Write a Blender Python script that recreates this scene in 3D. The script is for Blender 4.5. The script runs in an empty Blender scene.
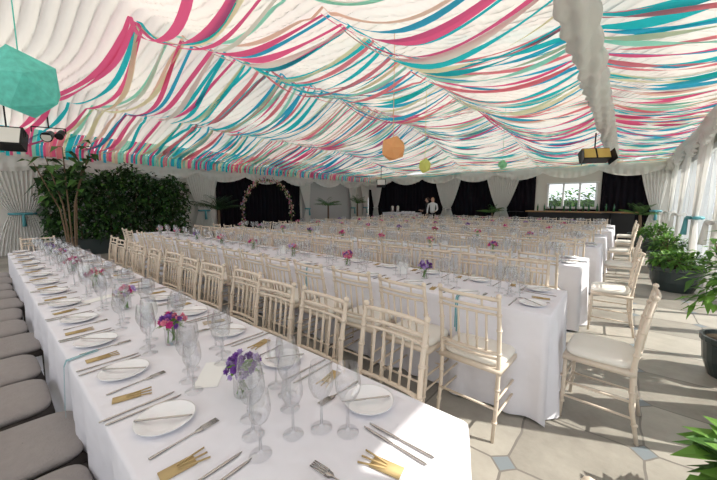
import bpy, math, random
from mathutils import Vector, Matrix
R=random.Random(7)
scene=bpy.context.scene
COL=scene.collection
H=1.45
# ---------------- materials ----------------
def mat(name,col,rough=.6,metal=0,spec=.3,noise=0,nscale=8,bump=0,bscale=40,transl=0,bdist=.01):
    m=bpy.data.materials.new(name);m.use_nodes=True
    nt=m.node_tree;b=nt.nodes['Principled BSDF'];out=nt.nodes['Material Output']
    b.inputs['Base Color'].default_value=(*col,1);b.inputs['Roughness'].default_value=rough
    b.inputs['Metallic'].default_value=metal;b.inputs['Specular IOR Level'].default_value=spec
    tc=nt.nodes.new('ShaderNodeTexCoord')
    n=nt.nodes.new('ShaderNodeTexNoise');n.inputs['Scale'].default_value=nscale;n.inputs['Detail'].default_value=3
    nt.links.new(tc.outputs['Object'],n.inputs['Vector'])
    r=nt.nodes.new('ShaderNodeMixRGB');r.blend_type='MIX'
    k=max(noise,.02)
    r.inputs[1].default_value=(*[c*(1-k) for c in col],1);r.inputs[2].default_value=(*[min(1,c*(1+k)) for c in col],1)
    nt.links.new(n.outputs['Fac'],r.inputs[0]);nt.links.new(r.outputs[0],b.inputs['Base Color'])
    if bump:
        n2=nt.nodes.new('ShaderNodeTexNoise');n2.inputs['Scale'].default_value=bscale
        nt.links.new(tc.outputs['Object'],n2.inputs['Vector'])
        bp=nt.nodes.new('ShaderNodeBump');bp.inputs['Strength'].default_value=bump;bp.inputs['Distance'].default_value=bdist
        nt.links.new(n2.outputs['Fac'],bp.inputs['Height']);nt.links.new(bp.outputs[0],b.inputs['Normal'])
    if transl:
        t=nt.nodes.new('ShaderNodeBsdfTranslucent');nt.links.new(r.outputs[0],t.inputs['Color'])
        mx=nt.nodes.new('ShaderNodeMixShader');mx.inputs[0].default_value=transl
        nt.links.new(b.outputs[0],mx.inputs[1]);nt.links.new(t.outputs[0],mx.inputs[2]);nt.links.new(mx.outputs[0],out.inputs['Surface'])
    return m
M={}
M['cloth']=mat('white_linen',(.78,.77,.82),.85,bump=.45,bscale=5,bdist=.05,spec=.1)
M['lining']=mat('lining_fabric',(.90,.87,.83),.9,transl=.20,spec=.05)
M['curtain']=mat('white_voile',(.86,.85,.82),.9,transl=.22,spec=.05)
M['black']=mat('black_drape',(.010,.009,.013),.9,spec=.08)
M['limewash']=mat('limewashed_wood',(.70,.60,.49),.5,noise=.12,nscale=14)
M['cushion']=mat('ivory_cushion',(.80,.77,.70),.85,noise=.04)
M['taupe']=mat('taupe_upholstery',(.34,.31,.30),.85,noise=.1,nscale=30,bump=.3,bscale=120)
M['darkwood']=mat('dark_frame',(.05,.04,.035),.4)
M['china']=mat('white_china',(.86,.86,.88),.12,spec=.5)
M['steel']=mat('silver_cutlery',(.48,.45,.42),.25,metal=1)
M['kraft']=mat('kraft_card',(.48,.35,.17),.8,noise=.1)
M['card']=mat('white_card',(.88,.88,.86),.7)
M['wall']=mat('painted_panel',(.50,.50,.50),.8)
M['wallc']=mat('cream_panel',(.68,.66,.62),.85)
M['frame']=mat('white_window_frame',(.82,.84,.86),.4)
M['leaf']=mat('leaf_green',(.07,.17,.035),.5,noise=.5,nscale=3,transl=.2)
M['leafb']=mat('leaf_bright',(.16,.33,.06),.5,noise=.4,nscale=3,transl=.3)
M['leafd']=mat('leaf_dark',(.03,.07,.025),.6,noise=.5,nscale=3,transl=.1,spec=.15)
M['bark']=mat('bark',(.16,.11,.07),.9,noise=.3)
M['pot']=mat('dark_glazed_pot',(.035,.05,.05),.3,spec=.5)
M['soil']=mat('soil',(.05,.035,.02),1)
M['blackp']=mat('black_plastic',(.015,.015,.017),.4)
M['lens']=mat('lamp_lens',(.8,.8,.75),.2)
M['amber']=mat('amber_reflector',(.75,.55,.15),.3)
M['teal']=mat('teal_paper',(.25,.80,.70),.8,transl=.45,noise=.3,nscale=25)
M['peach']=mat('peach_paper',(.98,.60,.30),.8,transl=.45)
M['limep']=mat('lime_paper',(.85,.86,.3),.8,transl=.4)
M['mintp']=mat('mint_paper',(.4,.8,.5),.8,transl=.4)
M['tealsatin']=mat('teal_satin',(.12,.38,.43),.5,transl=.1)
M['skin']=mat('skin',(.62,.40,.30),.6)
M['hairb']=mat('hair_blonde',(.4,.25,.1),.6)
M['haird']=mat('hair_dark',(.04,.025,.02),.6)
M['shirtw']=mat('white_shirt',(.75,.75,.76),.8)
M['shirtb']=mat('black_clothes',(.02,.02,.025),.8)
M['grass']=mat('gravel_ground',(.40,.40,.35),.95,noise=.3,nscale=30,bump=.6,bscale=200)
M['wood']=mat('bar_wood',(.35,.2,.09),.4,noise=.2)
M['bottle']=mat('bottle_green',(.03,.12,.05),.1,spec=.6)
rib=[('pink',(.98,.17,.38)),('coral',(.98,.30,.36)),('turq',(.04,.68,.78)),('mint',(.40,.92,.76)),('cream',(.98,.94,.66)),('blue',(.06,.54,.84)),('ivory',(.96,.93,.85)),('peachr',(.98,.72,.58))]
RM=[mat('ribbon_'+n,c,.6,transl=.55,spec=.1) for n,c in rib]
fl=[('petal_pink',(.85,.30,.42)),('petal_purple',(.22,.08,.38)),('petal_cream',(.9,.82,.68)),('petal_magenta',(.65,.06,.28)),('petal_lilac',(.55,.42,.72)),('petal_orange',(.85,.35,.12))]
FM=[mat(n,c,.7,transl=.2) for n,c in fl]
def glassmat(name,tint=(.96,.97,.98),base=.05,k=.65,blend=.35):
    m=bpy.data.materials.new(name);m.use_nodes=True;nt=m.node_tree;nt.nodes.clear()
    o=nt.nodes.new('ShaderNodeOutputMaterial');t=nt.nodes.new('ShaderNodeBsdfTransparent');g=nt.nodes.new('ShaderNodeBsdfGlossy')
    t.inputs[0].default_value=(*tint,1);g.inputs['Roughness'].default_value=.03
    lw=nt.nodes.new('ShaderNodeLayerWeight');lw.inputs['Blend'].default_value=blend
    ma=nt.nodes.new('ShaderNodeMath');ma.operation='MULTIPLY_ADD';ma.inputs[1].default_value=k;ma.inputs[2].default_value=base
    mx=nt.nodes.new('ShaderNodeMixShader')
    nt.links.new(lw.outputs['Facing'],ma.inputs[0]);nt.links.new(ma.outputs[0],mx.inputs[0])
    nt.links.new(t.outputs[0],mx.inputs[1]);nt.links.new(g.outputs[0],mx.inputs[2]);nt.links.new(mx.outputs[0],o.inputs[0])
    return m
M['glass']=glassmat('crystal_glass',(.93,.935,.945),.05,.75,.3)
M['pane']=glassmat('window_glass',(.97,.98,.99),.02,.2)
# ---------------- mesh builder ----------------
class MB:
    def __init__(s): s.v=[];s.f=[];s.m=[];s.mats=[]
    def mi(s,m):
        if m not in s.mats:s.mats.append(m)
        return s.mats.index(m)
    def face(s,f,i): s.f.append(f);s.m.append(i)
    def ring(s,c,ax,r,n,ry=None):
        ax=Vector(ax).normalized();a=ax.orthogonal().normalized()
        if abs(ax.z)>.6: a=(Vector((1,0,0))-ax*ax.x).normalized()
        b=ax.cross(a);ry=r if ry is None else ry
        i0=len(s.v)
        for k in range(n):
            t=2*math.pi*k/n;s.v.append(tuple(Vector(c)+a*(r*math.cos(t))+b*(ry*math.sin(t))))
        return i0
    def path(s,pts,rs,m,n=8,cap=True):
        i=s.mi(m);pr=None;P=[Vector(p) for p in pts]
        for j,p in enumerate(P):
            ax=(P[min(j+1,len(P)-1)]-P[max(j-1,0)])
            r=rs[j] if hasattr(rs,'__len__') else rs
            q=s.ring(p,ax,r,n)
            if pr is not None:
                for k in range(n): s.face((pr+k,pr+(k+1)%n,q+(k+1)%n,q+k),i)
            elif cap: s.face(tuple(q+k for k in reversed(range(n))),i)
            pr=q
        if cap: s.face(tuple(pr+k for k in range(n)),i)
    def lathe(s,prof,m,c=(0,0,0),n=16,sx=1,sy=1):
        i=s.mi(m);pr=None
        for (r,z) in prof:
            q=len(s.v)
            for k in range(n):
                t=2*math.pi*k/n;s.v.append((c[0]+r*sx*math.cos(t),c[1]+r*sy*math.sin(t),c[2]+z))
            if pr is not None:
                for k in range(n): s.face((pr+k,pr+(k+1)%n,q+(k+1)%n,q+k),i)
            pr=q
    def ball(s,c,r,m,n=10,rz=None,ry=None):
        rz=r if rz is None else rz
        k=max(4,n//2)
        s.lathe([(max(1e-4,r*math.sin(math.pi*j/k)),-rz*math.cos(math.pi*j/k)) for j in range(k+1)],m,c,n,1,(ry/r if ry else 1))
    def box(s,c,d,m,rot=0,tilt=None):
        i=s.mi(m);o=len(s.v);X=Matrix.Rotation(rot,3,'Z')
        if tilt is not None: X=X@tilt
        for x in(-.5,.5):
            for y in(-.5,.5):
                for z in(-.5,.5):
                    s.v.append(tuple(Vector(c)+X@Vector((x*d[0],y*d[1],z*d[2]))))
        for f in((0,1,3,2),(4,6,7,5),(0,4,5,1),(2,3,7,6),(0,2,6,4),(1,5,7,3)): s.face(tuple(o+k for k in f),i)
    def leaf(s,p,d,L,W,m,up=Vector((0,0,1)),droop=.2):
        i=s.mi(m);d=Vector(d).normalized();sd=d.cross(up)
        if sd.length<.05: sd=Vector((1,0,0))
        sd.normalize();nn=sd.cross(d);p=Vector(p);o=len(s.v)
        mid=p+d*L*.5+Vector((0,0,-droop*L*.15));tip=p+d*L+Vector((0,0,-droop*L))
        for q in (p,mid+sd*W*.5+nn*W*.12,mid,mid-sd*W*.5+nn*W*.12,tip): s.v.append(tuple(q))
        s.face((o,o+2,o+1),i);s.face((o,o+3,o+2),i);s.face((o+2,o+4,o+1),i);s.face((o+2,o+3,o+4),i)
    def mesh(s,name,smooth=True):
        me=bpy.data.meshes.new(name);me.from_pydata([tuple(v) for v in s.v],[],s.f)
        for m in s.mats: me.materials.append(m)
        me.polygons.foreach_set('material_index',s.m)
        me.polygons.foreach_set('use_smooth',[smooth]*len(s.f));me.update()
        return me
    def obj(s,name,loc=(0,0,0),rot=0,smooth=True,parent=None,auto=False):
        return inst(s.mesh(name,smooth),name,loc,rot,parent)
def inst(me,name,loc=(0,0,0),rot=0,parent=None,scale=None):
    o=bpy.data.objects.new(name,me);COL.objects.link(o);o.location=loc
    o.rotation_euler=(0,0,rot) if not hasattr(rot,'__len__') else rot
    if scale: o.scale=scale
    if parent: o.parent=parent
    return o
def empty(name,loc=(0,0,0),rot=0):
    e=bpy.data.objects.new(name,None);COL.objects.link(e);e.location=loc;e.rotation_euler=(0,0,rot);e.empty_display_size=.1;return e
# ---------------- room shell ----------------
XL,XR,YB,YF=-13.0,1.3,16.5,-2.6
def floor_mat():
    m=bpy.data.materials.new('stone_floor_tiles');m.use_nodes=True;nt=m.node_tree;b=nt.nodes['Principled BSDF']
    tc=nt.nodes.new('ShaderNodeTexCoord');sp=nt.nodes.new('ShaderNodeSeparateXYZ')
    wn=nt.nodes.new('ShaderNodeTexNoise');wn.inputs['Scale'].default_value=2.2;nt.links.new(tc.outputs['Object'],wn.inputs['Vector'])
    wm=nt.nodes.new('ShaderNodeVectorMath');wm.operation='MULTIPLY_ADD';wm.inputs[1].default_value=(.08,.08,0);nt.links.new(wn.outputs['Color'],wm.inputs[0]);nt.links.new(tc.outputs['Object'],wm.inputs[2])
    nt.links.new(wm.outputs[0],sp.inputs[0])
    def mt(op,a,bb=None,c=None):
        n=nt.nodes.new('ShaderNodeMath');n.operation=op
        for k,x in enumerate((a,bb,c)):
            if x is None: continue
            if isinstance(x,(int,float)): n.inputs[k].default_value=x
            else: nt.links.new(x,n.inputs[k])
        return n.outputs[0]
    def cell(o,off): return mt('MULTIPLY',mt('SUBTRACT',o,off),1/.6)
    cx=cell(sp.outputs[0],.23-60);cy=cell(sp.outputs[1],2.41-60)
    def dist(c): return mt('SUBTRACT',.5,mt('ABSOLUTE',mt('SUBTRACT',mt('FRACT',c),.5)))
    dx=dist(cx);dy=dist(cy)
    sm=mt('ADD',dx,dy);dot=mt('LESS_THAN',sm,.115)
    g1=mt('LESS_THAN',mt('MINIMUM',dx,dy),.011);g2=mt('LESS_THAN',mt('ABSOLUTE',mt('SUBTRACT',sm,.12)),.012)
    gr=mt('MAXIMUM',mt('MULTIPLY',g1,mt('SUBTRACT',1,dot)),g2)
    cb=nt.nodes.new('ShaderNodeCombineXYZ');nt.links.new(mt('FLOOR',cx),cb.inputs[0]);nt.links.new(mt('FLOOR',cy),cb.inputs[1])
    wh=nt.nodes.new('ShaderNodeTexWhiteNoise');nt.links.new(cb.outputs[0],wh.inputs['Vector'])
    n=nt.nodes.new('ShaderNodeTexNoise');n.inputs['Scale'].default_value=3.5;n.inputs['Detail'].default_value=10;n.inputs['Roughness'].default_value=.72;nt.links.new(tc.outputs['Object'],n.inputs['Vector'])
    mixv=mt('ADD',mt('MULTIPLY',n.outputs['Fac'],.65),mt('MULTIPLY',wh.outputs['Value'],.35))
    cr=nt.nodes.new('ShaderNodeValToRGB');cr.color_ramp.elements[0].position=.25;cr.color_ramp.elements[0].color=(.20,.185,.16,1);cr.color_ramp.elements[1].position=.75;cr.color_ramp.elements[1].color=(.43,.405,.355,1)
    nt.links.new(mixv,cr.inputs[0])
    m1=nt.nodes.new('ShaderNodeMixRGB');nt.links.new(dot,m1.inputs[0]);nt.links.new(cr.outputs[0],m1.inputs[1]);m1.inputs[2].default_value=(.19,.22,.24,1)
    m2=nt.nodes.new('ShaderNodeMixRGB');nt.links.new(gr,m2.inputs[0]);nt.links.new(m1.outputs[0],m2.inputs[1]);m2.inputs[2].default_value=(.17,.155,.14,1)
    nt.links.new(m2.outputs[0],b.inputs['Base Color']);b.inputs['Roughness'].default_value=.45
    bp=nt.nodes.new('ShaderNodeBump');bp.inputs['Strength'].default_value=.3;bp.inputs['Distance'].default_value=.01;nt.links.new(n.outputs['Fac'],bp.inputs['Height']);nt.links.new(bp.outputs[0],b.inputs['Normal'])
    return m
M['floor']=floor_mat()
b=MB();b.box(((XL+XR)/2,(YF+YB)/2,-.05),(XR-XL,YB-YF,.1),M['floor']);b.obj('floor',smooth=False)
b=MB();b.box((0,5,-.16),(120,120,.1),M['grass']);b.obj('ground',smooth=False)
b=MB();b.box((XL-.08,(YF+YB)/2,1.55),(.12,YB-YF,3.1),M['wallc'])
b.box((XL-.01,1.9+1.0,1.5),(.03,4.0,2.9),M['wall'])
b.box((XL-.01,12.8,1.5),(.03,3.8,2.9),M['wall']);b.obj('wall_left',smooth=False)
b=MB()
wx0,wx1,wz0,wz1=-2.7,-.95,1.25,2.3
Y=YB+.06
b.box(((XL+wx0)/2,Y,1.55),(wx0-XL,.12,3.1),M['wallc']);b.box(((wx1+XR)/2,Y,1.55),(XR-wx1,.12,3.1),M['wallc'])
b.box(((wx0+wx1)/2,Y,wz0/2),(wx1-wx0,.12,wz0),M['wallc']);b.box(((wx0+wx1)/2,Y,(wz1+3.1)/2),(wx1-wx0,.12,3.1-wz1),M['wallc'])
b.obj('wall_back',smooth=False)
b=MB()
for x in (wx0,wx0+.58,wx0+1.17,wx1): b.box((x,YB+.0,(wz0+wz1)/2),(.07,.1,wz1-wz0),M['frame'])
for z in (wz0,wz1): b.box(((wx0+wx1)/2,YB,z),(wx1-wx0+.14,.1,.07),M['frame'])
b.box(((wx0+wx1)/2,YB+.05,(wz0+wz1)/2),(wx1-wx0,.01,wz1-wz0),M['pane'])
b.obj('window_1',smooth=False)
rr=random.Random(77);b=MB();b.box((-3,21.5,.8),(11,.8,1.6),M['leaf'])
for k in range(2600):
    p=(rr.uniform(-8.5,2.5),21.1+rr.uniform(-.25,.1),rr.uniform(.6,2.0+.35*math.sin(k)));b.leaf(p,(rr.uniform(-1,1),-1,rr.uniform(-.5,1)),.3,.16,M['leafb'] if k%3 else M['leaf'])
b.obj('garden_hedge',smooth=False)
b=MB()
b.box((XR,(YF+YB)/2,.09),(.12,YB-YF,.18),M['frame']);b.box((XR,(YF+YB)/2,2.55),(.12,YB-YF,.12),M['frame']);b.box((XR,(YF+YB)/2,2.95),(.08,YB-YF,.7),M['wallc'])
y=YF
while y<YB+.01:
    b.box((XR,y,1.4),(.12,.1,2.6),M['frame'])
    b.box((XR,y+.8,1.35),(.07,.055,2.4),M['frame'])
    y+=(YB-YF)/12
b.obj('wall_right',smooth=False)
b=MB();b.box((XR,(YF+YB)/2,1.35),(.008,YB-YF,2.35),M['pane']);b.obj('window_2',smooth=False)
b=MB()
b.box(((XL+XR)/2,YF,.09),(XR-XL,.12,.18),M['frame']);b.box(((XL+XR)/2,YF,2.95),(XR-XL,.12,.3),M['wallc'])
for k in range(10): b.box((XL+(XR-XL)*k/9,YF,1.4),(.12,.1,2.8),M['frame'])
b.obj('wall_front',smooth=False)
def curtain(bm,org,t,n,w,z0,z1,m,pleats=10,tie=None,waist=.3,amp=.05,nz=16,side=0,seed=0):
    i=bm.mi(m);o=len(bm.v);nu=pleats*6;t=Vector(t);n=Vector(n);rr=random.Random(seed)
    ph=[rr.uniform(-.5,.5) for _ in range(nu+1)]
    for a in range(nz+1):
        z=z0+(z1-z0)*a/nz
        if tie is not None:
            if z>=tie:
                q=(z-tie)/(z1-tie);ww=waist+(1-waist)*(q**.75)
            else:
                q=(tie-z)/(tie-z0);ww=waist+(.62-waist)*(q**.6)
            off=side*w*.5*(1-ww)
        else: ww=1;off=0
        for u in range(nu+1):
            s=u/nu-.5
            d=amp*(1+.2*ph[u])*math.sin(2*math.pi*pleats*u/nu+.4*math.sin(z*2+ph[0]*5))*(.5+.5*ww)
            p=Vector(org)+t*(s*w*ww+off)+n*(amp*1.3+d+(.05*(1-ww)));bm.v.append((p.x,p.y,z))
    for a in range(nz):
        for u in range(nu):
            k=o+a*(nu+1)+u;bm.face((k,k+1,k+nu+2,k+nu+1),i)
def tied(name,org,t,n,w,z1=2.95,side=0,seed=0,tie=1.15,sash=True):
    b=MB();curtain(b,org,t,n,w,.02,z1,M['curtain'],max(5,int(w*8)),tie,.22,.05,20,side,seed)
    t_=Vector(t);n_=Vector(n);c=Vector(org)+t_*(side*w*.5*.78)+n_*.1+Vector((0,0,tie))
    pts=[c+t_*(math.cos(a)*(w*.11+.05))+n_*(math.sin(a)*.11) for a in [2*math.pi*k/16 for k in range(17)]]
    mm=M['tealsatin'] if sash else M['curtain']
    b.path(pts,.035,mm,6,False)
    b.path([c+n_*.12,c+n_*.14+Vector((0,0,-.35))],[.03,.05],mm,6)
    return b.obj(name)
def plain(name,org,t,n,w,m,z0=.02,z1=2.95,amp=.04,seed=0):
    b=MB();curtain(b,org,t,n,w,z0,z1,m,max(4,int(w*5)),None,1,amp,6,0,seed);return b.obj(name)
LT,LN=(0,1,0),(1,0,0);BT,BN=(1,0,0),(0,-1,0);RT,RN=(0,1,0),(-1,0,0)
plain('black_backdrop_curtain',(XL,8.5,0),LT,LN,4.4,M['black'])
plain('black_backdrop_curtain',((XL-3.1)/2,YB,0),BT,BN,-3.1-XL-.2,M['black'])
plain('black_backdrop_curtain',(.05,YB,0),BT,BN,1.7,M['black'])
plain('black_backdrop_curtain',(-1.83,YB,0),BT,BN,2.0,M['black'],z1=1.18)
k=0
for (y,w,sd) in ((.75,1.9,0),(5.7,1.5,0),(10.9,.9,.5),(14.7,.9,0),(15.9,1.0,0)):
    tied('tied_back_curtain',(XL+.14,y,0),LT,LN,w,2.95,sd,k);k+=1
for (x,w,sd) in ((-12.2,1.0,0),(-7.4,1.6,0),(-4.6,1.7,0),(.75,.9,.4)):
    tied('tied_back_curtain',(x,YB-.14,0),BT,BN,w,2.95,sd,k,sash=(sd!=0));k+=1
for (y,w,sd) in ((3.2,1.2,0),(7.2,1.3,0),(9.3,1.2,0),(11.8,1.1,0),(14.2,1.1,0)):
    tied('tied_back_curtain',(XR-.1,y,0),RT,RN,w,2.95,sd,k,sash=(y==9.3));k+=1
def valance(name,p0,p1,n,z1=3.05,step=2.0):
    b=MB();i=b.mi(M['curtain']);p0=Vector(p0);p1=Vector(p1);L=(p1-p0).length;t=(p1-p0)/L;n=Vector(n);N=int(L/.05);nz=7
    for u in range(N+1):
        s=u*L/N;dd=.28+.28*abs(math.sin(math.pi*s/step))**.8
        for a in range(nz+1):
            q=a/nz;z=z1-dd*q
            p=p0+t*s+n*(.2+.03*math.sin(q*13+s*1.3)+.035*q*math.sin(s*26));b.v.append((p.x,p.y,z))
    for u in range(N):
        for a in range(nz):
            k=u*(nz+1)+a;b.face((k,k+1,k+nz+2,k+nz+1),i)
    return b.obj(name)
valance('trim_1',(XL+.1,YB-.12,0),(XR-.1,YB-.12,0),BN)
valance('trim_2',(XL+.1,YF+.1,0),(XL+.1,YB-.1,0),LN,2.85)
valance('trim_3',(XR-.05,YF+.1,0),(XR-.05,YB-.1,0),RN)
# ---------------- ceiling ----------------
def base(x,y):
    if x<-6.3: r=1.35*(x-XL)/(6.7)
    elif x<-.45: r=.38+.97*(-.45-x)/5.85
    else: r=.42-.35*(x+.45)/1.75+.25*math.sin(math.pi*min(1,max(0,(x+.45)/1.75)))
    q=min(1,max(0,(YB-y)/6.5));q=q*q*(3-2*q)
    return 3.08+r*q
b=MB();i=b.mi(M['lining']);NX=120;NY=960
for u in range(NX+1):
    x=XL-.05+(XR-XL+.1)*u/NX
    for v in range(NY+1):
        y=YF-.05+(YB-YF+.1)*v/NY
        wob=.35*math.sin(x*.45+y*.2)+.05*math.sin(x*1.9+y*.7)
        fold=abs(math.sin((y+wob)*math.pi/.19))**.7
        z=base(x,y)+.08+.12*fold+.05*math.sin(y*3.1+x*.5)-.18*math.sin(math.pi*((x-.45)%3.3)/3.3)
        b.v.append((x,y,z))
for u in range(NX):
    for v in range(NY):
        k=u*(NY+1)+v;b.face((k,k+1,k+NY+2,k+NY+1),i)
b.obj('ceiling')
# ribbons
b=MB()
pins=[XL+.1,-9.75,-6.3,-3.1,-.5,XR-.12]
sags=[.18,.38,.42,.42,.16]
wts=[0,0,0,0,1,1,2,2,2,2,3,3,3,4,4,4,5,5,6,7]
for layer in range(2):
    y=1.75
    while y<YB-.25:
        ys=[min(YB-.2,max(.4,y+R.uniform(-.25,.25))) for _ in pins]
        for s_ in (0,1): ys[s_]=max(.4,ys[s_]-max(0,1.1*(1-(y-1.75)/3))*(1 if s_==0 else .45))
        mi=b.mi(RM[R.choice(wts)]);w=R.uniform(.07,.115);lo=R.uniform(0,.08)+layer*.05
        for s in range(5):
            if layer==1 and R.random()<.1: continue
            n=18;sg=sags[s]*(1+.25*math.sin(y*2.3+s*2)+R.uniform(-.2,.25));ph=y*1.5+R.uniform(0,1);tw=R.uniform(-.45,.45);prev=None
            x0,x1=pins[s],pins[s+1];yy0,yy1=ys[s],ys[s+1]
            for k in range(n+1):
                q=k/n;x=x0+(x1-x0)*q;yc=yy0+(yy1-yy0)*q+.05*math.sin(q*7+ph)
                z=base(x0,yc)*(1-q)+base(x1,yc)*q-lo-4*sg*q*(1-q)*(1 if yc<12 else max(.25,(YB-yc)/4.5))
                z=min(z,base(x,yc)-.12 if 0<k<n else base(x,yc)+.02)
                a=tw*math.sin(q*5+ph)+.2*math.sin(q*11+ph)
                pw=w*(.55+.45*min(1,4*min(q,1-q)+.1))
                wy=pw*.5*math.cos(a);wz=pw*.5*math.sin(a);j=len(b.v)
                b.v.append((x,yc-wy,z-wz));b.v.append((x,yc+wy,z+wz))
                if prev is not None: b.face((prev,prev+1,j+1,j),mi)
                prev=j
        y+=R.uniform(.15,.25) if layer==0 else R.uniform(.22,.42)
b.obj('ceiling_ribbons')
b=MB();y=YF+.3
while y<YB-.3:
    mi=b.mi(RM[R.choice(wts)]);w=R.uniform(.05,.08);zb=2.72+R.uniform(-.04,.04);prev=None;dx=R.uniform(0,.05)
    for (x,z) in ((XL+1.5,base(XL+1.5,y)-.1),(XL+.9,base(XL+.9,y)-.14),(XL+.5,3.0),(XL+.42,2.88),(XL+.42,zb)):
        j=len(b.v);b.v.append((x+dx,y-w/2,z));b.v.append((x+dx,y+w/2,z))
        if prev is not None:b.face((prev,prev+1,j+1,j),mi)
        prev=j
    y+=w*1.08
b.obj('striped_ribbon_valance')
b=MB();i=b.mi(M['curtain']);n=48;N=420;X0=-.46;Z0=3.16
for a in range(N+1):
    y=YF+.1+(YB-YF-.4)*a/N;dz=0 if y<11 else -.12*(y-11)/5.5
    for k in range(n):
        t=2*math.pi*k/n;r=.14+.024*math.sin(5*t+2.5*y+1.2*math.sin(y*1.3))+.018*math.sin(y*14+3*t)
        b.v.append((X0+r*math.cos(t),y,Z0+dz+r*1.05*math.sin(t)))
for a in range(N):
    for k in range(n):
        b.face((a*n+k,a*n+(k+1)%n,(a+1)*n+(k+1)%n,(a+1)*n+k),i)
b.obj('draped_gutter_beam')
# ---------------- chairs ----------------
def chair_mesh(name,wm,cm,thick=.035,back=True):
    b=MB();W=.19;D=.17
    def leg(pts,r):
        b.path(pts,[r*.8]+[r]*(len(pts)-2)+[r*.85],wm,8)
    for s in(-1,1):
        leg([(s*W,D+.01,0),(s*W,D,.22),(s*(W),D,.44)],.013)
        back=[(s*(W-.005),-D-.05,0),(s*(W-.005),-D-.01,.22),(s*(W-.005),-D,.45),(s*(W-.005),-D-.02,.68),(s*(W-.005),-D-.06,.90)]
        leg(back,.0135)
        b.ball((s*(W-.005),-D-.063,.915),.017,wm,8)
        for z,yy in((.12,-D-.03),(.32,-D-.005),(.55,-D-.008),(.70,-D-.024),(.80,-D-.042)):
            b.path([(s*(W-.005),yy,z-.006),(s*(W-.005),yy,z+.006)],.0175,wm,8)
        for z in(.12,.30): b.path([(s*W,D+.004,z-.006),(s*W,D+.004,z+.006)],.0175,wm,8)
        for z in(.16,.26): b.path([(s*W,D,z),(s*W,-D-.02,z)],.008,wm,6)
        b.path([(s*.09,D,.27),(s*W,D,.36)],.006,wm,6)
    for z in(.18,.28):b.path([(-W,D,z),(W,D,z)],.008,wm,6)
    b.path([(-W,-D-.02,.2),(W,-D-.02,.2)],.008,wm,6)
    def rail(z,y,r,bow=.018):
        b.path([(x,y-bow*(1-(x/W)**2),z) for x in(-W,-W*.6,-W*.2,W*.2,W*.6,W)],r,wm,8)
    rail(.895,-D-.06,.012);rail(.835,-D-.05,.010);rail(.80,-D-.043,.008);rail(.55,-D-.01,.011);rail(.515,-D-.006,.009)
    for x in(-.115,-.058,0,.058,.115):
        bow=.018*(1-(x/W)**2)
        b.path([(x,-D-.01-bow,.55),(x,-D-.043-bow,.80)],.0075,wm,6)
        b.path([(x,-D-.02-bow*.9,.62),(x,-D-.0215-bow*.9,.628)],.011,wm,6)
    for x in(-.09,.09): b.path([(x,-D-.05-.012,.835),(x,-D-.06-.012,.895)],.007,wm,6)
    b.box((0,0,.435),(2*W+.03,2*D+.03,.03),wm)
    i=b.mi(cm);n=28;pr=None
    for (s,z) in((.9,.45),(1,.455),(1.03,.47),(1.0,.45+thick),(.9,.455+thick+.008),(.5,.455+thick+.014),(.01,.455+thick+.015)):
        q=len(b.v)
        for k in range(n):
            t=2*math.pi*k/n;c,sn=math.cos(t),math.sin(t)
            b.v.append((s*(W+.005)*math.copysign(abs(c)**.4,c),s*(D+.005)*math.copysign(abs(sn)**.4,sn)+.005,z))
        if pr is not None:
            for k in range(n): b.face((pr+k,pr+(k+1)%n,q+(k+1)%n,q+k),i)
        pr=q
    return b.mesh(name)
CH=chair_mesh('chiavari_chair',M['limewash'],M['cushion'])
CU=chair_mesh('upholstered_chair',M['darkwood'],M['taupe'],.03)
def chair(x,y,rot,me=CH,name='dining_chair'):
    inst(me,name,(x+R.uniform(-.015,.015),y+R.uniform(-.03,.03),0),rot+R.uniform(-.06,.06))
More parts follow.
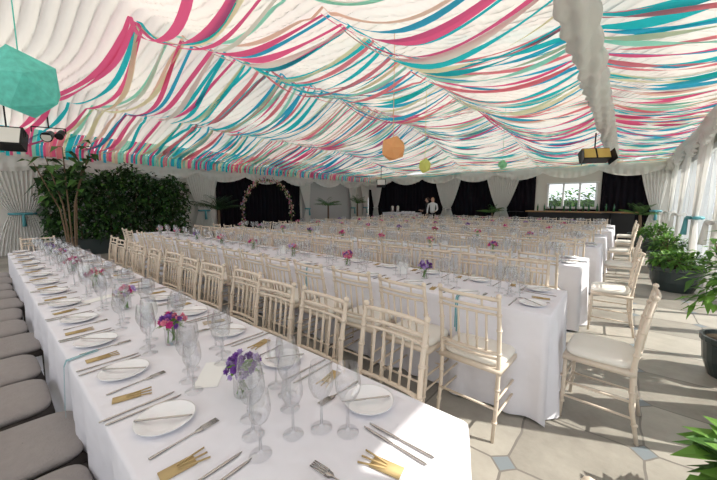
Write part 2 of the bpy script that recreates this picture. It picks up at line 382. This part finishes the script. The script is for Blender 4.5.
# ---------------- tables ----------------
TZ=.75
def table(xa,xb,yc,seed):
    L=xb-xa;W=.76;e=empty('banquet_table',((xa+xb)/2,yc,0))
    b=MB();n=int(L/1.8)
    b.box((0,0,TZ-.025),(L-.02,W-.02,.03),M['wood'])
    for k in range(n+1):
        x=-L/2+.25+(L-.5)*k/n
        for s in(-1,1): b.path([(x,s*.22,0),(x,s*.24,TZ-.04)],.014,M['blackp'],6)
        b.path([(x,-.23,.3),(x,.23,.3)],.01,M['blackp'],6)
    b.obj('trestle',parent=e)
    b=MB();i=b.mi(M['cloth']);rr=random.Random(seed)
    pts=[];st=.03;hx,hy=L/2,W/2;cr=.02
    def seg(p,q,nrm):
        m=max(2,int((Vector(q)-Vector(p)).length/st))
        for k in range(m): 
            s=Vector(p).lerp(Vector(q),k/m);pts.append((s,Vector(nrm)))
    seg((-hx+cr,-hy),(hx-cr,-hy),(0,-1));pts.append((Vector((hx-cr*.3,-hy+cr*.3)),Vector((.7,-.7))))
    seg((hx,-hy+cr),(hx,hy-cr),(1,0));pts.append((Vector((hx-cr*.3,hy-cr*.3)),Vector((.7,.7))))
    seg((hx-cr,hy),(-hx+cr,hy),(0,1));pts.append((Vector((-hx+cr*.3,hy-cr*.3)),Vector((-.7,.7))))
    seg((-hx,hy-cr),(-hx,-hy+cr),(-1,0));pts.append((Vector((-hx+cr*.3,-hy+cr*.3)),Vector((-.7,-.7))))
    P=len(pts);ph=rr.uniform(0,6)
    levels=[(-.012,0),(-.002,-.003),(.001,-.012),(.003,-.06),(.004,-.2),(.005,-.38),(.006,-.56),(.006,-.735)]
    dist=[0]
    for k in range(1,P): dist.append(dist[-1]+(pts[k][0]-pts[k-1][0]).length)
    for (o_,dz) in levels:
        for k,(p,nn) in enumerate(pts):
            q=(-dz/.74)**.8;d=dist[k];am=.045 if abs(nn.x)>.5 else .030
            f=am*q*(.6*math.sin(d*8.1+ph)+.6*math.sin(d*17.7+ph*2)+.35*math.sin(d*33+ph*3))+(.04*q if abs(nn.x)>.5 and abs(nn.y)>.5 else 0)
            v=p+nn*(o_+f);b.v.append((v.x,v.y,TZ+dz))
    for a in range(len(levels)-1):
        for k in range(P):
            b.face((a*P+k,(a+1)*P+k,(a+1)*P+(k+1)%P,a*P+(k+1)%P),i)
    b.face(tuple(range(P)),i)
    b.obj('tablecloth',parent=e)
    return e
tabs=[(-6.6,-.33,.57),(-8.7,-.3,2.60),(-8.7,-.3,4.58),(-8.7,-.25,6.55),(-8.7,-.25,8.5),(-8.7,-.2,10.45),(-8.7,-.2,12.4)]
for k,(a,c,y) in enumerate(tabs): table(a,c,y,k)
# ---------------- tableware ----------------
def gl(b,c,s=1,kind=0):
    if kind==0: pr=[(.034,.001),(.033,.003),(.012,.006),(.0045,.012),(.0038,.09),(.008,.1),(.026,.115),(.037,.14),(.0395,.16),(.036,.19),(.0315,.218)]
    elif kind==1: pr=[(.032,.001),(.031,.003),(.01,.006),(.0042,.012),(.0036,.085),(.007,.093),(.022,.106),(.031,.128),(.032,.145),(.029,.17),(.026,.190)]
    else: pr=[(.030,.001),(.029,.003),(.01,.006),(.004,.012),(.0035,.075),(.01,.088),(.018,.11),(.022,.15),(.021,.19),(.0195,.215)]
    b.lathe([(r*s,z*s) for r,z in pr],M['glass'],c,20)
def plate(b,c,r=.088):
    b.lathe([(.001,.004),(r*.55,.004),(r*.62,.006),(r*.95,.016),(r,.018),(r*.98,.014),(r*.6,.001),(.001,.0)],M['china'],c,28)
def rotz(p,a): return (p[0]*math.cos(a)-p[1]*math.sin(a),p[0]*math.sin(a)+p[1]*math.cos(a))
def knife(b,c,a=0,L=.22,z=.002,w=.016):
    i=b.mi(M['steel']);o=len(b.v);pr=[(-.5,.4),(-.45,.6),(-.05,.45),(0,.35),(.02,.55),(.3,.62),(.44,.5),(.5,.05)]
    for (t,h) in pr:
        for sgn,zz in((-1,0),(1,0),(0,.0035)):
            x,y=rotz((w*h*.5*2*sgn*.6,t*L),a);b.v.append((c[0]+x,c[1]+y,c[2]+z+zz))
    for k in range(len(pr)-1):
        p=o+3*k
        for (u,v) in((0,2),(2,1),(1,0)): b.face((p+u,p+v,p+3+v,p+3+u),i)
def fork(b,c,a=0,L=.2,z=.002):
    i=b.mi(M['steel']);pr=[(-.5,.010),(-.45,.013),(-.2,.006),(.12,.005),(.17,.020),(.24,.024)]
    o=len(b.v)
    for (t,w) in pr:
        for sgn,zz in((-1,0),(1,0),(0,.003)):
            x,y=rotz((w*.5*sgn,t*L),a);b.v.append((c[0]+x,c[1]+y,c[2]+z+zz))
    for k in range(len(pr)-1):
        p=o+3*k
        for (u,v) in((0,2),(2,1),(1,0)): b.face((p+u,p+v,p+3+v,p+3+u),i)
    for t in(-.0095,-.0032,.0032,.0095):
        x,y=rotz((t,.36*L),a);b.box((c[0]+x,c[1]+y,c[2]+z+.002),(.0032,.26*L,.002),M['steel'],a)
def kraft(b,c,a=0):
    b.box((c[0],c[1],c[2]+.003),(.04,.085,.003),M['kraft'],a)
    for s in(-.008,.0,.008):
        x,y=rotz((s,.0),a);x2,y2=rotz((s*3,.075),a)
        b.path([(c[0]+x,c[1]+y,c[2]+.006),(c[0]+x2,c[1]+y2,c[2]+.004)],.0025,M['kraft'],4)
def obj1(fn,name,*a,**k):
    b=MB();fn(b,(0,0,0),*a,**k);return b.mesh(name)
mG=[obj1(gl,'wine_glass',1,0),obj1(gl,'wine_glass_small',1,1),obj1(gl,'champagne_flute',1,2)]
mP=obj1(plate,'side_plate');mK=obj1(knife,'table_knife');mF=obj1(fork,'table_fork');mB=obj1(knife,'butter_knife',0,.17);mT=obj1(kraft,'kraft_name_tag')
CZ=TZ+.001
def place(x,y,rot,full=True):
    def at(dx,dy):
        p=rotz((dx,dy),rot);return (x+p[0],y+p[1],CZ)
    j=lambda s=.008:R.uniform(-s,s)
    inst(mP,'side_plate',at(-.215+j(),.14+j()),0)
    p=at(-.215+j(.01),.14+j());inst(mB,'butter_knife',(p[0],p[1],CZ+.017),rot-.7+j(.2))
    inst(mF,'table_fork',at(-.095+j(),.155),rot+j(.1));inst(mK,'table_knife',at(.125+j(),.125+j()),rot+j(.1))
    inst(mK,'table_knife',at(.090+j(.003),.12+j()),rot+j(.03))
    inst(mT,'kraft_name_tag',at(j(.02),.10+j()),rot+j(.3))
    if full:
        inst(mG[0],'wine_glass',at(.05+j(),.285+j()),0);inst(mG[1],'wine_glass',at(.135+j(),.27+j()),0);inst(mG[0],'wine_glass',at(-.03+j(),.325+j()),0)
bS=MB();plate(bS,(-.2,.14,0));knife(bS,(-.2,.14,.017),-.7,.17);fork(bS,(-.095,.155,0));knife(bS,(.12,.155,0));kraft(bS,(0,.11,0),.2)
gl(bS,(.05,.285,0));gl(bS,(.135,.265,0),1,1);gl(bS,(-.03,.325,0))
mS=bS.mesh('place_setting')
def posy(seed,cols,n=26,R0=.055):
    rr=random.Random(seed);b=MB()
    b.lathe([(.001,.002),(.03,.002),(.034,.01),(.034,.07),(.038,.085)],M['glass'],n=16)
    for k in range(10): b.path([(rr.uniform(-.02,.02),rr.uniform(-.02,.02),.01),(rr.uniform(-.03,.03),rr.uniform(-.03,.03),.11)],.002,M['leafb'],4)
    for k in range(n):
        th=rr.uniform(0,6.28);ph=math.acos(rr.uniform(-.15,1));r=R0*rr.uniform(.75,1.15)
        d=Vector((math.sin(ph)*math.cos(th),math.sin(ph)*math.sin(th),math.cos(ph)*.8));c=Vector((0,0,.10))+d*r
        m=FM[rr.choice(cols)];rad=rr.uniform(.010,.018)
        a=d.orthogonal().normalized();e=d.cross(a).normalized()
        b.ball(tuple(c),rad*.45,m,6)
        for ringk in range(2):
            np_=6
            for q in range(np_):
                t=2*math.pi*q/np_+ringk*.5;dd=(a*math.cos(t)+e*math.sin(t))*(1-.45*ringk)+d*(.25+.5*ringk)
                b.leaf(c,dd,rad*1.25,rad*1.1,m,up=d,droop=0)
    for k in range(14):
        th=rr.uniform(0,6.28);d=Vector((math.cos(th),math.sin(th),rr.uniform(-.1,.5)))
        b.leaf((0,0,.1),d,rr.uniform(.06,.085),.022,M['leafb'])
    return b.mesh('flower_posy',False)
PO=[posy(1,[1,1,1,4]),posy(2,[0,3,1,1,0]),posy(3,[0,0,4,3,2]),posy(4,[2,0,0,3]),posy(5,[3,0,3,2])]
xs=-.86
for k in range(13):
    x=xs-.46*k
    if x<-6.4:break
    place(x,.18,0)
    chair(x,-.01,0,CU,'upholstered_chair')
for k in range(12):
    x=-.85-.48*k
    place(x,.95,math.pi)
    chair(x,1.07,math.pi)
place(-.34,.62,math.pi/2,False)
for (x,y,g) in ((-.60,.665,0),(-.675,.625,0),(-.72,.55,1)): inst(mG[g],'wine_glass',(x,y,CZ))
chair(-.24,.53,math.pi/2)
chair(-6.75,.55,-math.pi/2)
for x,p in((-1.02,0),(-1.68,1),(-2.48,2),(-3.35,3),(-4.25,4),(-5.1,2),(-5.9,0)):
    inst(PO[p],'flower_posy',(x,.56,CZ),x*7,scale=(1,1,1.05))
bc=MB();bc.box((0,0,.06),(.09,.002,.12),M['card'],0,Matrix.Rotation(.25,3,'X'));bc.box((0,.03,.06),(.09,.002,.12),M['card'],0,Matrix.Rotation(-.25,3,'X'));mC=bc.mesh('table_card',False)
for (x,y,r) in ((-2.08,.56,.6),(-3.8,.56,.5),(-1.62,2.6,.4),(-3.55,2.6,.3),(-2.1,4.58,.5),(-5,4.58,.4),(-1.6,6.55,.4),(-4.4,6.55,.4)):
    inst(mC,'table_card',(x,y,CZ),r)
bm_=MB();bm_.box((0,0,.0015),(.09,.2,.002),M['card'],0);mM=bm_.mesh('menu_card',False)
inst(mM,'menu_card',(-1.25,.55,CZ),.9);inst(mM,'menu_card',(-2.9,.5,CZ),.4)
for ti,(xa,xb,yc) in enumerate(tabs[1:]):
    n=int((xb-xa-.3)/.48)
    for k in range(n):
        x=xb-.38-.48*k
        inst(mS,'place_setting',(x,yc-.38,CZ),R.uniform(-.03,.03));inst(mS,'place_setting',(x,yc+.38,CZ),math.pi+R.uniform(-.03,.03))
        chair(x,yc-.51,0);chair(x,yc+.51,math.pi)
        if k%2==1: inst(PO[(k//2+ti)%5],'flower_posy',(x-.22,yc,CZ),k,scale=(1.05,1.05,1.1))
    chair(xb+.24,yc+(.02),math.pi/2)
    inst(mS,'place_setting',(xb,yc,CZ),math.pi/2)
def tribbon(x,yc,w=.009):
    for s in(0,.03):
        b=MB();i=b.mi(M['tealsatin']);pts=[(-.408,-.22-s),(-.395,-.02),(-.385,.004),(-.33,.004),(-.27,.004)]
        for (y,z) in pts:
            for sg in(-1,1): b.v.append((sg*w/2+s+.03*math.sin(y*9+s*20),y,z))
        for k in range(len(pts)-1): b.face((2*k,2*k+1,2*k+3,2*k+2),i)
        b.obj('satin_ribbon',(x,yc,CZ+.001))
for (x,y) in((-1.86,.57),(-.92,2.6),(-2.6,2.6)): tribbon(x,y)
# ---------------- plants ----------------
def rdir(rr,lo=-.2,hi=1):
    t=rr.uniform(0,6.283);z=rr.uniform(lo,hi);s=math.sqrt(max(0,1-z*z));return Vector((s*math.cos(t),s*math.sin(t),z))
def potm(b,r,h,base=.7):
    b.lathe([(.001,0),(r*base,0),(r*(base+.2),h*.4),(r*.97,h*.85),(r*1.03,h*.88),(r*1.03,h),(r*.93,h),(r*.9,h*.9)],M['pot'],n=28)
    b.lathe([(.001,h*.9),(r*.92,h*.9)],M['soil'],n=20)
def shrub(name,loc,r,ph,rad,hh,n,L,mats,seed,stems=8,lo=-.1,wf=.38):
    rr=random.Random(seed);b=MB();potm(b,r,ph)
    c=Vector((0,0,ph+hh*.45))
    for k in range(stems):
        d=rdir(rr,.3,1);b.path([(rr.uniform(-.1,.1)*r,rr.uniform(-.1,.1)*r,ph*.9),(d.x*rad*.4,d.y*rad*.4,ph+hh*.35),(d.x*rad*.8,d.y*rad*.8,ph+hh*(.5+.4*d.z))],[.012,.009,.004],M['bark'],5)
    for k in range(n):
        d=rdir(rr,lo-.4,1);q=rr.uniform(.35,1)
        p=c+Vector((d.x*rad*q,d.y*rad*q,d.z*hh*.5*q))
        b.leaf(p,d+rdir(rr,-.6,.8)*.8,L*rr.uniform(.6,1.2),L*wf,mats[rr.randrange(len(mats))],droop=.35)
    return b.obj(name,loc,smooth=False)
def palm(name,loc,r,ph,trunk,n,L,m,seed):
    rr=random.Random(seed);b=MB();potm(b,r,ph)
    b.path([(0,0,ph*.9),(.02,0,ph+trunk*.5),(0,.02,ph+trunk)],[.05,.045,.04],M['bark'],8)
    for k in range(n):
        t=k*2.4+rr.uniform(-.2,.2);el=rr.uniform(.45,1.4);LL=L*rr.uniform(.75,1.1);pts=[]
        for s in range(11):
            q=s/10;rr_=LL*q*math.cos(el)+.15*LL*q*q;z=LL*q*math.sin(el)-.35*LL*q*q
            pts.append(Vector((rr_*math.cos(t),rr_*math.sin(t),ph+trunk+z)))
        b.path(pts,[.009*(1-.8*s/10) for s in range(11)],m,4)
        for s in range(2,11):
            d=(pts[s]-pts[s-1]).normalized();sd=d.cross(Vector((0,0,1))).normalized()
            for h in(0,.5):
                p=pts[s-1].lerp(pts[s],h)
                for sg in(-1,1): b.leaf(p,d*.6+sd*sg-Vector((0,0,.15)),LL*.26*math.sin(math.pi*min(.95,s/11+.08))+.04,.022+.01*LL,m,droop=.3)
    return b.obj(name,loc,smooth=False)
shrub('potted_shrub',(.80,3.9,0),.22,.34,.32,1.05,460,.14,[M['leafb'],M['leaf']],1)
shrub('potted_hosta',(.57,2.0,0),.16,.2,.19,.22,120,.17,[M['leafb'],M['leafb'],M['leaf']],41,4,-.1,.6)
shrub('potted_fern',(.72,7.35,0),.34,.40,.34,.24,420,.15,[M['leafb'],M['leaf']],2)
shrub('potted_fern',(.78,9.6,0),.33,.36,.30,.4,320,.16,[M['leafb'],M['leaf']],3)
shrub('potted_fern',(.74,12.2,0),.36,.4,.36,.5,340,.18,[M['leaf'],M['leafb']],4)
palm('potted_palm',(.40,14.0,0),.28,.45,.6,14,.65,M['leaf'],5)
rr=random.Random(6);b=MB();b.box((0,0,.22),(.6,3.0,.44),M['pot'])
for k in range(9): b.path([(0,-1.35+.34*k,.4),(rr.uniform(-.1,.1),-1.35+.34*k,1.2),(rr.uniform(-.2,.2),-1.35+.34*k,2.1)],[.02,.015,.008],M['bark'],5)
for k in range(7500):
    y=rr.uniform(-1.75,1.75);top=2.38-.45*(y/1.75)**4+.14*math.sin(y*4+1)+.10*math.sin(y*11);z=.45+(top-.45)*rr.random()**.8
    x=.45*math.sqrt(rr.random())*rr.choice((-1,1))
    b.leaf((x,y,z),rdir(rr,-.6,.8)+Vector((.4,-.2,0)),rr.uniform(.1,.24),.09,M['leafd'] if rr.random()<.72 else M['leaf'],droop=.4)
b.obj('ivy_hedge_planter',(-11.7,2.8,0),smooth=False)
palm('potted_palm',(-11.0,5.4,0),.3,.4,.8,20,.95,M['leafd'],8)
palm('potted_palm',(-11.8,11.6,0),.28,.4,.9,16,.8,M['leaf'],9)
palm('potted_palm',(-4.7,15.2,0),.28,.4,.6,14,.65,M['leaf'],10)
palm('potted_palm',(-11.6,13.7,0),.28,.4,1.0,14,.75,M['leaf'],11)
rr=random.Random(20);b=MB();potm(b,.25,.4)
for k,(dx,dy,h) in enumerate(((0,0,2.55),(.12,.3,2.35),(-.1,-.25,2.35),(.05,.45,2.65),(-.1,-.42,2.2))):
    pts=[Vector((dx*.1,dy*.1,.36)),Vector((dx*.3,dy*.3,h*.6)),Vector((dx,dy,h))];b.path(pts,[.02,.015,.008],M['bark'],6)
    for q in range(13):
        s=q/12;p=pts[1].lerp(pts[2],.3+.7*s)
        b.leaf(p,rdir(rr,-.3,.7),rr.uniform(.24,.38),.16,M['leafd'] if q%3 else M['leaf'],droop=.5)
b.obj('rubber_plant',(-8.6,1.15,0),smooth=False)
b=MB();rr=random.Random(31);arc=[]
for k in range(41):
    t=math.pi*k/40
    arc.append(Vector((0,-1.25*math.cos(t),1.2+1.25*math.sin(t))))
arc=[Vector((0,-1.25,0)),Vector((0,-1.25,.6))]+arc+[Vector((0,1.25,.6)),Vector((0,1.25,0))]
b.path(arc,.025,M['bark'],6)
for k in range(len(arc)-1):
    m_=8 if 1<k<len(arc)-3 else 24
    for q in range(m_):
        p=arc[k].lerp(arc[k+1],rr.random())+rdir(rr,-1,1)*rr.uniform(.02,.12)
        b.leaf(p,rdir(rr,-1,1),.11,.05,M['leafb'] if q%2 else M['leaf'])
        if rr.random()<.55:
            m=FM[rr.choice([0,0,2,2,4])];c=p+rdir(rr,-1,1)*.05;b.ball(tuple(c),.02,m,6)
            for s in range(6):
                t=s*1.047;b.leaf(c,Vector((.4,math.cos(t),math.sin(t))),.055,.04,m,droop=0)
b.obj('flower_arch',(-12.2,8.3,0),smooth=False)
# ---------------- hanging lanterns ----------------
def lantern(x,y,z,r,m,rot,sub=1,sq=1.0):
    import bmesh
    bm=bmesh.new();bmesh.ops.create_icosphere(bm,subdivisions=sub,radius=r)
    for v in bm.verts: v.co.z*=sq
    me=bpy.data.meshes.new('paper_lantern');
    top=base(x,y)-.02-z
    rd=bmesh.ops.create_cone(bm,segments=6,radius1=.004,radius2=.004,depth=top-r*sq*.8,cap_ends=True)
    R_=Matrix.Rotation(rot,4,'X')@Matrix.Rotation(rot*1.7,4,'Y')
    rv=set(rd['verts'])
    for v in bm.verts:
        if v in rv: v.co.z+=r*sq*.8+(top-r*sq*.8)/2
        else: v.co=R_@v.co
    bm.to_mesh(me);me.materials.append(m);inst(me,'paper_lantern',(x,y,z))
lantern(-3.5,.28,2.33,.25,M['teal'],.9,1,1.1)
lantern(-2.6,3.87,2.22,.19,M['peach'],.3)
lantern(-3.35,6.2,2.24,.14,M['limep'],.2,1,1.2)
lantern(-2.43,8.5,2.4,.12,M['mintp'],.8)
# ---------------- light fixtures ----------------
def fixture(name,x,y,z,rot,kind=0,s=1,topz=None):
    b=MB();top=(base(x,y)+.0 if topz is None else topz)-z
    b.path([(0,0,0),(0,0,top)],.015,M['blackp'],8)
    b.path([(-.2*s,0,0),(-.2*s,0,-.08*s),],.012,M['blackp'],6);b.path([(.2*s,0,0),(.2*s,0,-.08*s)],.012,M['blackp'],6);b.path([(-.2*s,0,0),(.2*s,0,0)],.012,M['blackp'],6)
    T=Matrix.Rotation(-.45,3,'X')
    if kind==0:
        b.box((0,0,-.12*s),(.38*s,.2*s,.30*s),M['blackp'],0,T);p=T@Vector((0,-.105*s,0))
        b.box((p.x,p.y,p.z-.12*s),(.33*s,.01,.25*s),M['lens'],0,T)
    elif kind==1:
        b.box((0,0,-.12*s),(.42*s,.16*s,.2*s),M['blackp'],0,T)
        for q in(-.11,.11):
            p=T@Vector((q*s,-.085*s,0));b.box((p.x,p.y,p.z-.12*s),(.19*s,.01,.17*s),M['amber'],0,T)
        for q in(-.22,.22): b.box((q*s,-.1*s,-.15*s),(.01,.2*s,.2*s),M['blackp'],q,T)
    else:
        b.path([(0,.08*s,-.08*s),(0,-.02*s,-.12*s),(0,-.14*s,-.17*s)],[.05*s,.06*s,.075*s],M['blackp'],14)
        b.path([(0,-.141*s,-.17*s),(0,-.145*s,-.171*s)],.06*s,M['lens'],14)
        b.path([(.14*s,.06*s,-.05*s),(.14*s,-.1*s,-.14*s)],[.045*s,.055*s],M['blackp'],12)
    b.obj(name,(x,y,z),rot,smooth=False)
fixture('floodlight',-10.0,.50,2.95,1.2,0,1.4)
fixture('spotlight',-10.5,1.2,3.2,1.2,2,1.5)
fixture('floodlight',-.62,9.0,2.66,.5,1,1.3,3.0)
fixture('loudspeaker',-9.8,13.5,2.6,.7,0,1.2)
# ---------------- bar, buffet ----------------
e=empty('bar_counter',(-1.5,YB-.55,0))
b=MB();b.box((0,0,.53),(3.6,.5,1.06),M['blackp']);b.box((0,-.02,1.08),(3.8,.6,.05),M['wood']);b.obj('counter_body',parent=e,smooth=False)
rr=random.Random(5)
def bottle(b,c,m,s=1): b.lathe([(.001,0),(.036*s,0),(.037*s,.18*s),(.03*s,.21*s),(.013*s,.25*s),(.013*s,.31*s),(.001,.31*s)],m,c,10)
bo=MB();bottle(bo,(0,0,0),M['bottle']);mBo=bo.mesh('wine_bottle')
for k in range(12): inst(mBo,'wine_bottle',(-3.0+.24*k+rr.uniform(-.05,.05),YB-.5+rr.uniform(-.12,.08),1.105))
b=MB();b.path([(0,0,0),(0,0,1.05)],.03,M['blackp'],10);b.lathe([(.001,0),(.22,0),(.22,.02),(.03,.04)],M['blackp'],n=20);b.lathe([(.001,1.05),(.3,1.05),(.3,1.08),(.001,1.08)],M['blackp'],n=24)
mTt=b.mesh('poseur_table');inst(mTt,'poseur_table',(-3.7,15.3,0));inst(mTt,'poseur_table',(-.4,15.2,0))
e=empty('buffet_table',(-9.4,14.9,0))
b=MB();b.box((0,0,.9),(2.0,.7,.03),M['wood']);b.obj('buffet_top',parent=e,smooth=False)
b=MB();curtain(b,(0,-.35,0),(1,0,0),(0,-1,0),2.04,.02,.92,M['cloth'],14,None,1,.015,3);curtain(b,(0,.35,0),(1,0,0),(0,1,0),2.04,.02,.92,M['cloth'],14,None,1,.015,3)
curtain(b,(1.0,0,0),(0,1,0),(1,0,0),.74,.02,.92,M['cloth'],6,None,1,.015,3);curtain(b,(-1.0,0,0),(0,1,0),(-1,0,0),.74,.02,.92,M['cloth'],6,None,1,.015,3)
b.box((0,0,.925),(2.06,.78,.01),M['cloth']);b.obj('buffet_cloth',parent=e)
b=MB();b.lathe([(.001,0),(.09,0),(.1,.1),(.1,.3),(.07,.34),(.02,.37),(.001,.37)],M['steel'],n=18);b.path([(.09,0,.06),(.15,0,.06)],.012,M['blackp'],8)
mU=b.mesh('coffee_urn');inst(mU,'coffee_urn',(-10.0,14.9,.93));inst(mU,'coffee_urn',(-9.65,14.9,.93))
for k in range(4): inst(mP,'plate_stack',(-9.3+.22*k,14.85,.93),0,scale=(1.1,1.1,4))
# ---------------- people ----------------
def skinned(name,verts,edges,radii,m,parent):
    me=bpy.data.meshes.new(name);me.from_pydata(verts,edges,[]);me.materials.append(m)
    o=inst(me,name,parent=parent)
    o.modifiers.new('Skin','SKIN')
    if not me.skin_vertices: return o
    for k,r in enumerate(radii): me.skin_vertices[0].data[k].radius=(r if isinstance(r,tuple) else (r,r))
    me.skin_vertices[0].data[0].use_root=True
    o.modifiers['Skin'].use_smooth_shade=True
    s=o.modifiers.new('Sub','SUBSURF');s.levels=1;s.render_levels=2
    return o
def person(name,loc,rot,top,legs,hair,long,reach):
    e=empty(name,loc,rot)
    ha=[(-.20,-.02,1.38),(-.25,-.02,1.12),(-.24,-.16 if not reach else -.28,.93 if not reach else 1.08)]
    hb=[(.20,-.02,1.38),(.25,-.04,1.12),(.20,-.26,1.05)]
    V=[(0,0,.92),(0,0,1.08),(0,0,1.28),(0,0,1.40),(0,-.01,1.50)]+ha+hb
    E=[(0,1),(1,2),(2,3),(3,4),(3,5),(5,6),(6,7),(3,8),(8,9),(9,10)]
    rad=[(.15,.10),(.125,.09),(.155,.10),(.10,.075),.05,.055,.042,.032,.055,.042,.032]
    skinned('shirt',V,E,rad,top,e)
    V=[(0,0,.95),(-.09,0,.85),(-.10,-.01,.48),(-.10,.02,.09),(.09,0,.85),(.10,-.02,.48),(.10,.02,.09)]
    skinned('trousers',V,[(0,1),(1,2),(2,3),(0,4),(4,5),(5,6)],[(.15,.10),.09,.062,.048,.09,.062,.048],legs,e)
    b=MB()
    b.path([(0,-.01,1.44),(0,-.015,1.52)],[.052,.05],M['skin'],12)
    b.ball((0,-.02,1.60),.075,M['skin'],16,.115,.092)
    b.path([(0,-.105,1.61),(0,-.128,1.585),(0,-.105,1.575)],[.008,.014,.01],M['skin'],6)
    for s in(-1,1):
        b.ball((s*.03,-.098,1.61),.010,M['blackp'],8);b.ball((s*.077,-.01,1.60),.014,M['skin'],8,.03)
    b.path([(-.022,-.103,1.55),(.022,-.103,1.55)],.005,FM[3],5)
    for (x,y,z) in (ha[2],hb[2]):
        b.ball((x,y-.04,z-.015),.036,M['skin'],10,.022,.05)
        for q,l in((-.027,.055),(-.009,.068),(.009,.066),(.026,.05)):
            b.path([(x+q,y-.075,z-.015),(x+q,y-.075-l*.6,z-.022),(x+q,y-.075-l,z-.045)],[.0095,.0085,.007],M['skin'],6)
        sg=1 if x<0 else -1
        b.path([(x+sg*.03,y-.03,z-.01),(x+sg*.055,y-.06,z-.005),(x+sg*.055,y-.085,z-.01)],[.011,.010,.008],M['skin'],6)
    b.obj('head_and_hands',parent=e)
    b=MB();b.ball((0,.005,1.625),.085,hair,16,.11,.095)
    if long: b.path([(0,.07,1.66),(0,.09,1.52),(0,.08,1.38)],[.06,.07,.03],hair,10)
    b.obj('hair',parent=e)
    b=MB()
    for s in(-1,1): b.path([(s*.10,.05,.035),(s*.10,-.05,.045),(s*.105,-.17,.025)],[.04,.045,.03],M['blackp'],10)
    b.obj('shoes',parent=e)
person('woman_standing',(-7.45,14.7,0),.3,M['shirtw'],M['shirtb'],M['hairb'],True,False)
person('waiter_standing',(-8.0,15.2,0),-.9,M['shirtb'],M['shirtb'],M['haird'],False,True)
# ---------------- light ----------------
w=bpy.data.worlds.new('World');scene.world=w;w.use_nodes=True
bg=w.node_tree.nodes['Background'];bg.inputs[0].default_value=(.92,.95,1,1);bg.inputs[1].default_value=2.1
s=bpy.data.lights.new('sun','SUN');s.energy=12.0;s.angle=.01;s.color=(1,.93,.82)
so=bpy.data.objects.new('sun',s);COL.objects.link(so);so.location=(5,10,12)
d=Vector((-.72,-.34,-.68));so.rotation_euler=d.to_track_quat('-Z','Y').to_euler()
scene.view_settings.view_transform='Standard'
scene.view_settings.exposure=-.5
# ---------------- camera ----------------
c=bpy.data.cameras.new('camera');c.sensor_width=36;c.lens=36*316/717;c.clip_start=.02;c.clip_end=200
co=bpy.data.objects.new('camera',c);COL.objects.link(co);co.location=(0,0,H);co.rotation_euler=(math.radians(90-6.7),0,math.radians(40))
scene.camera=co
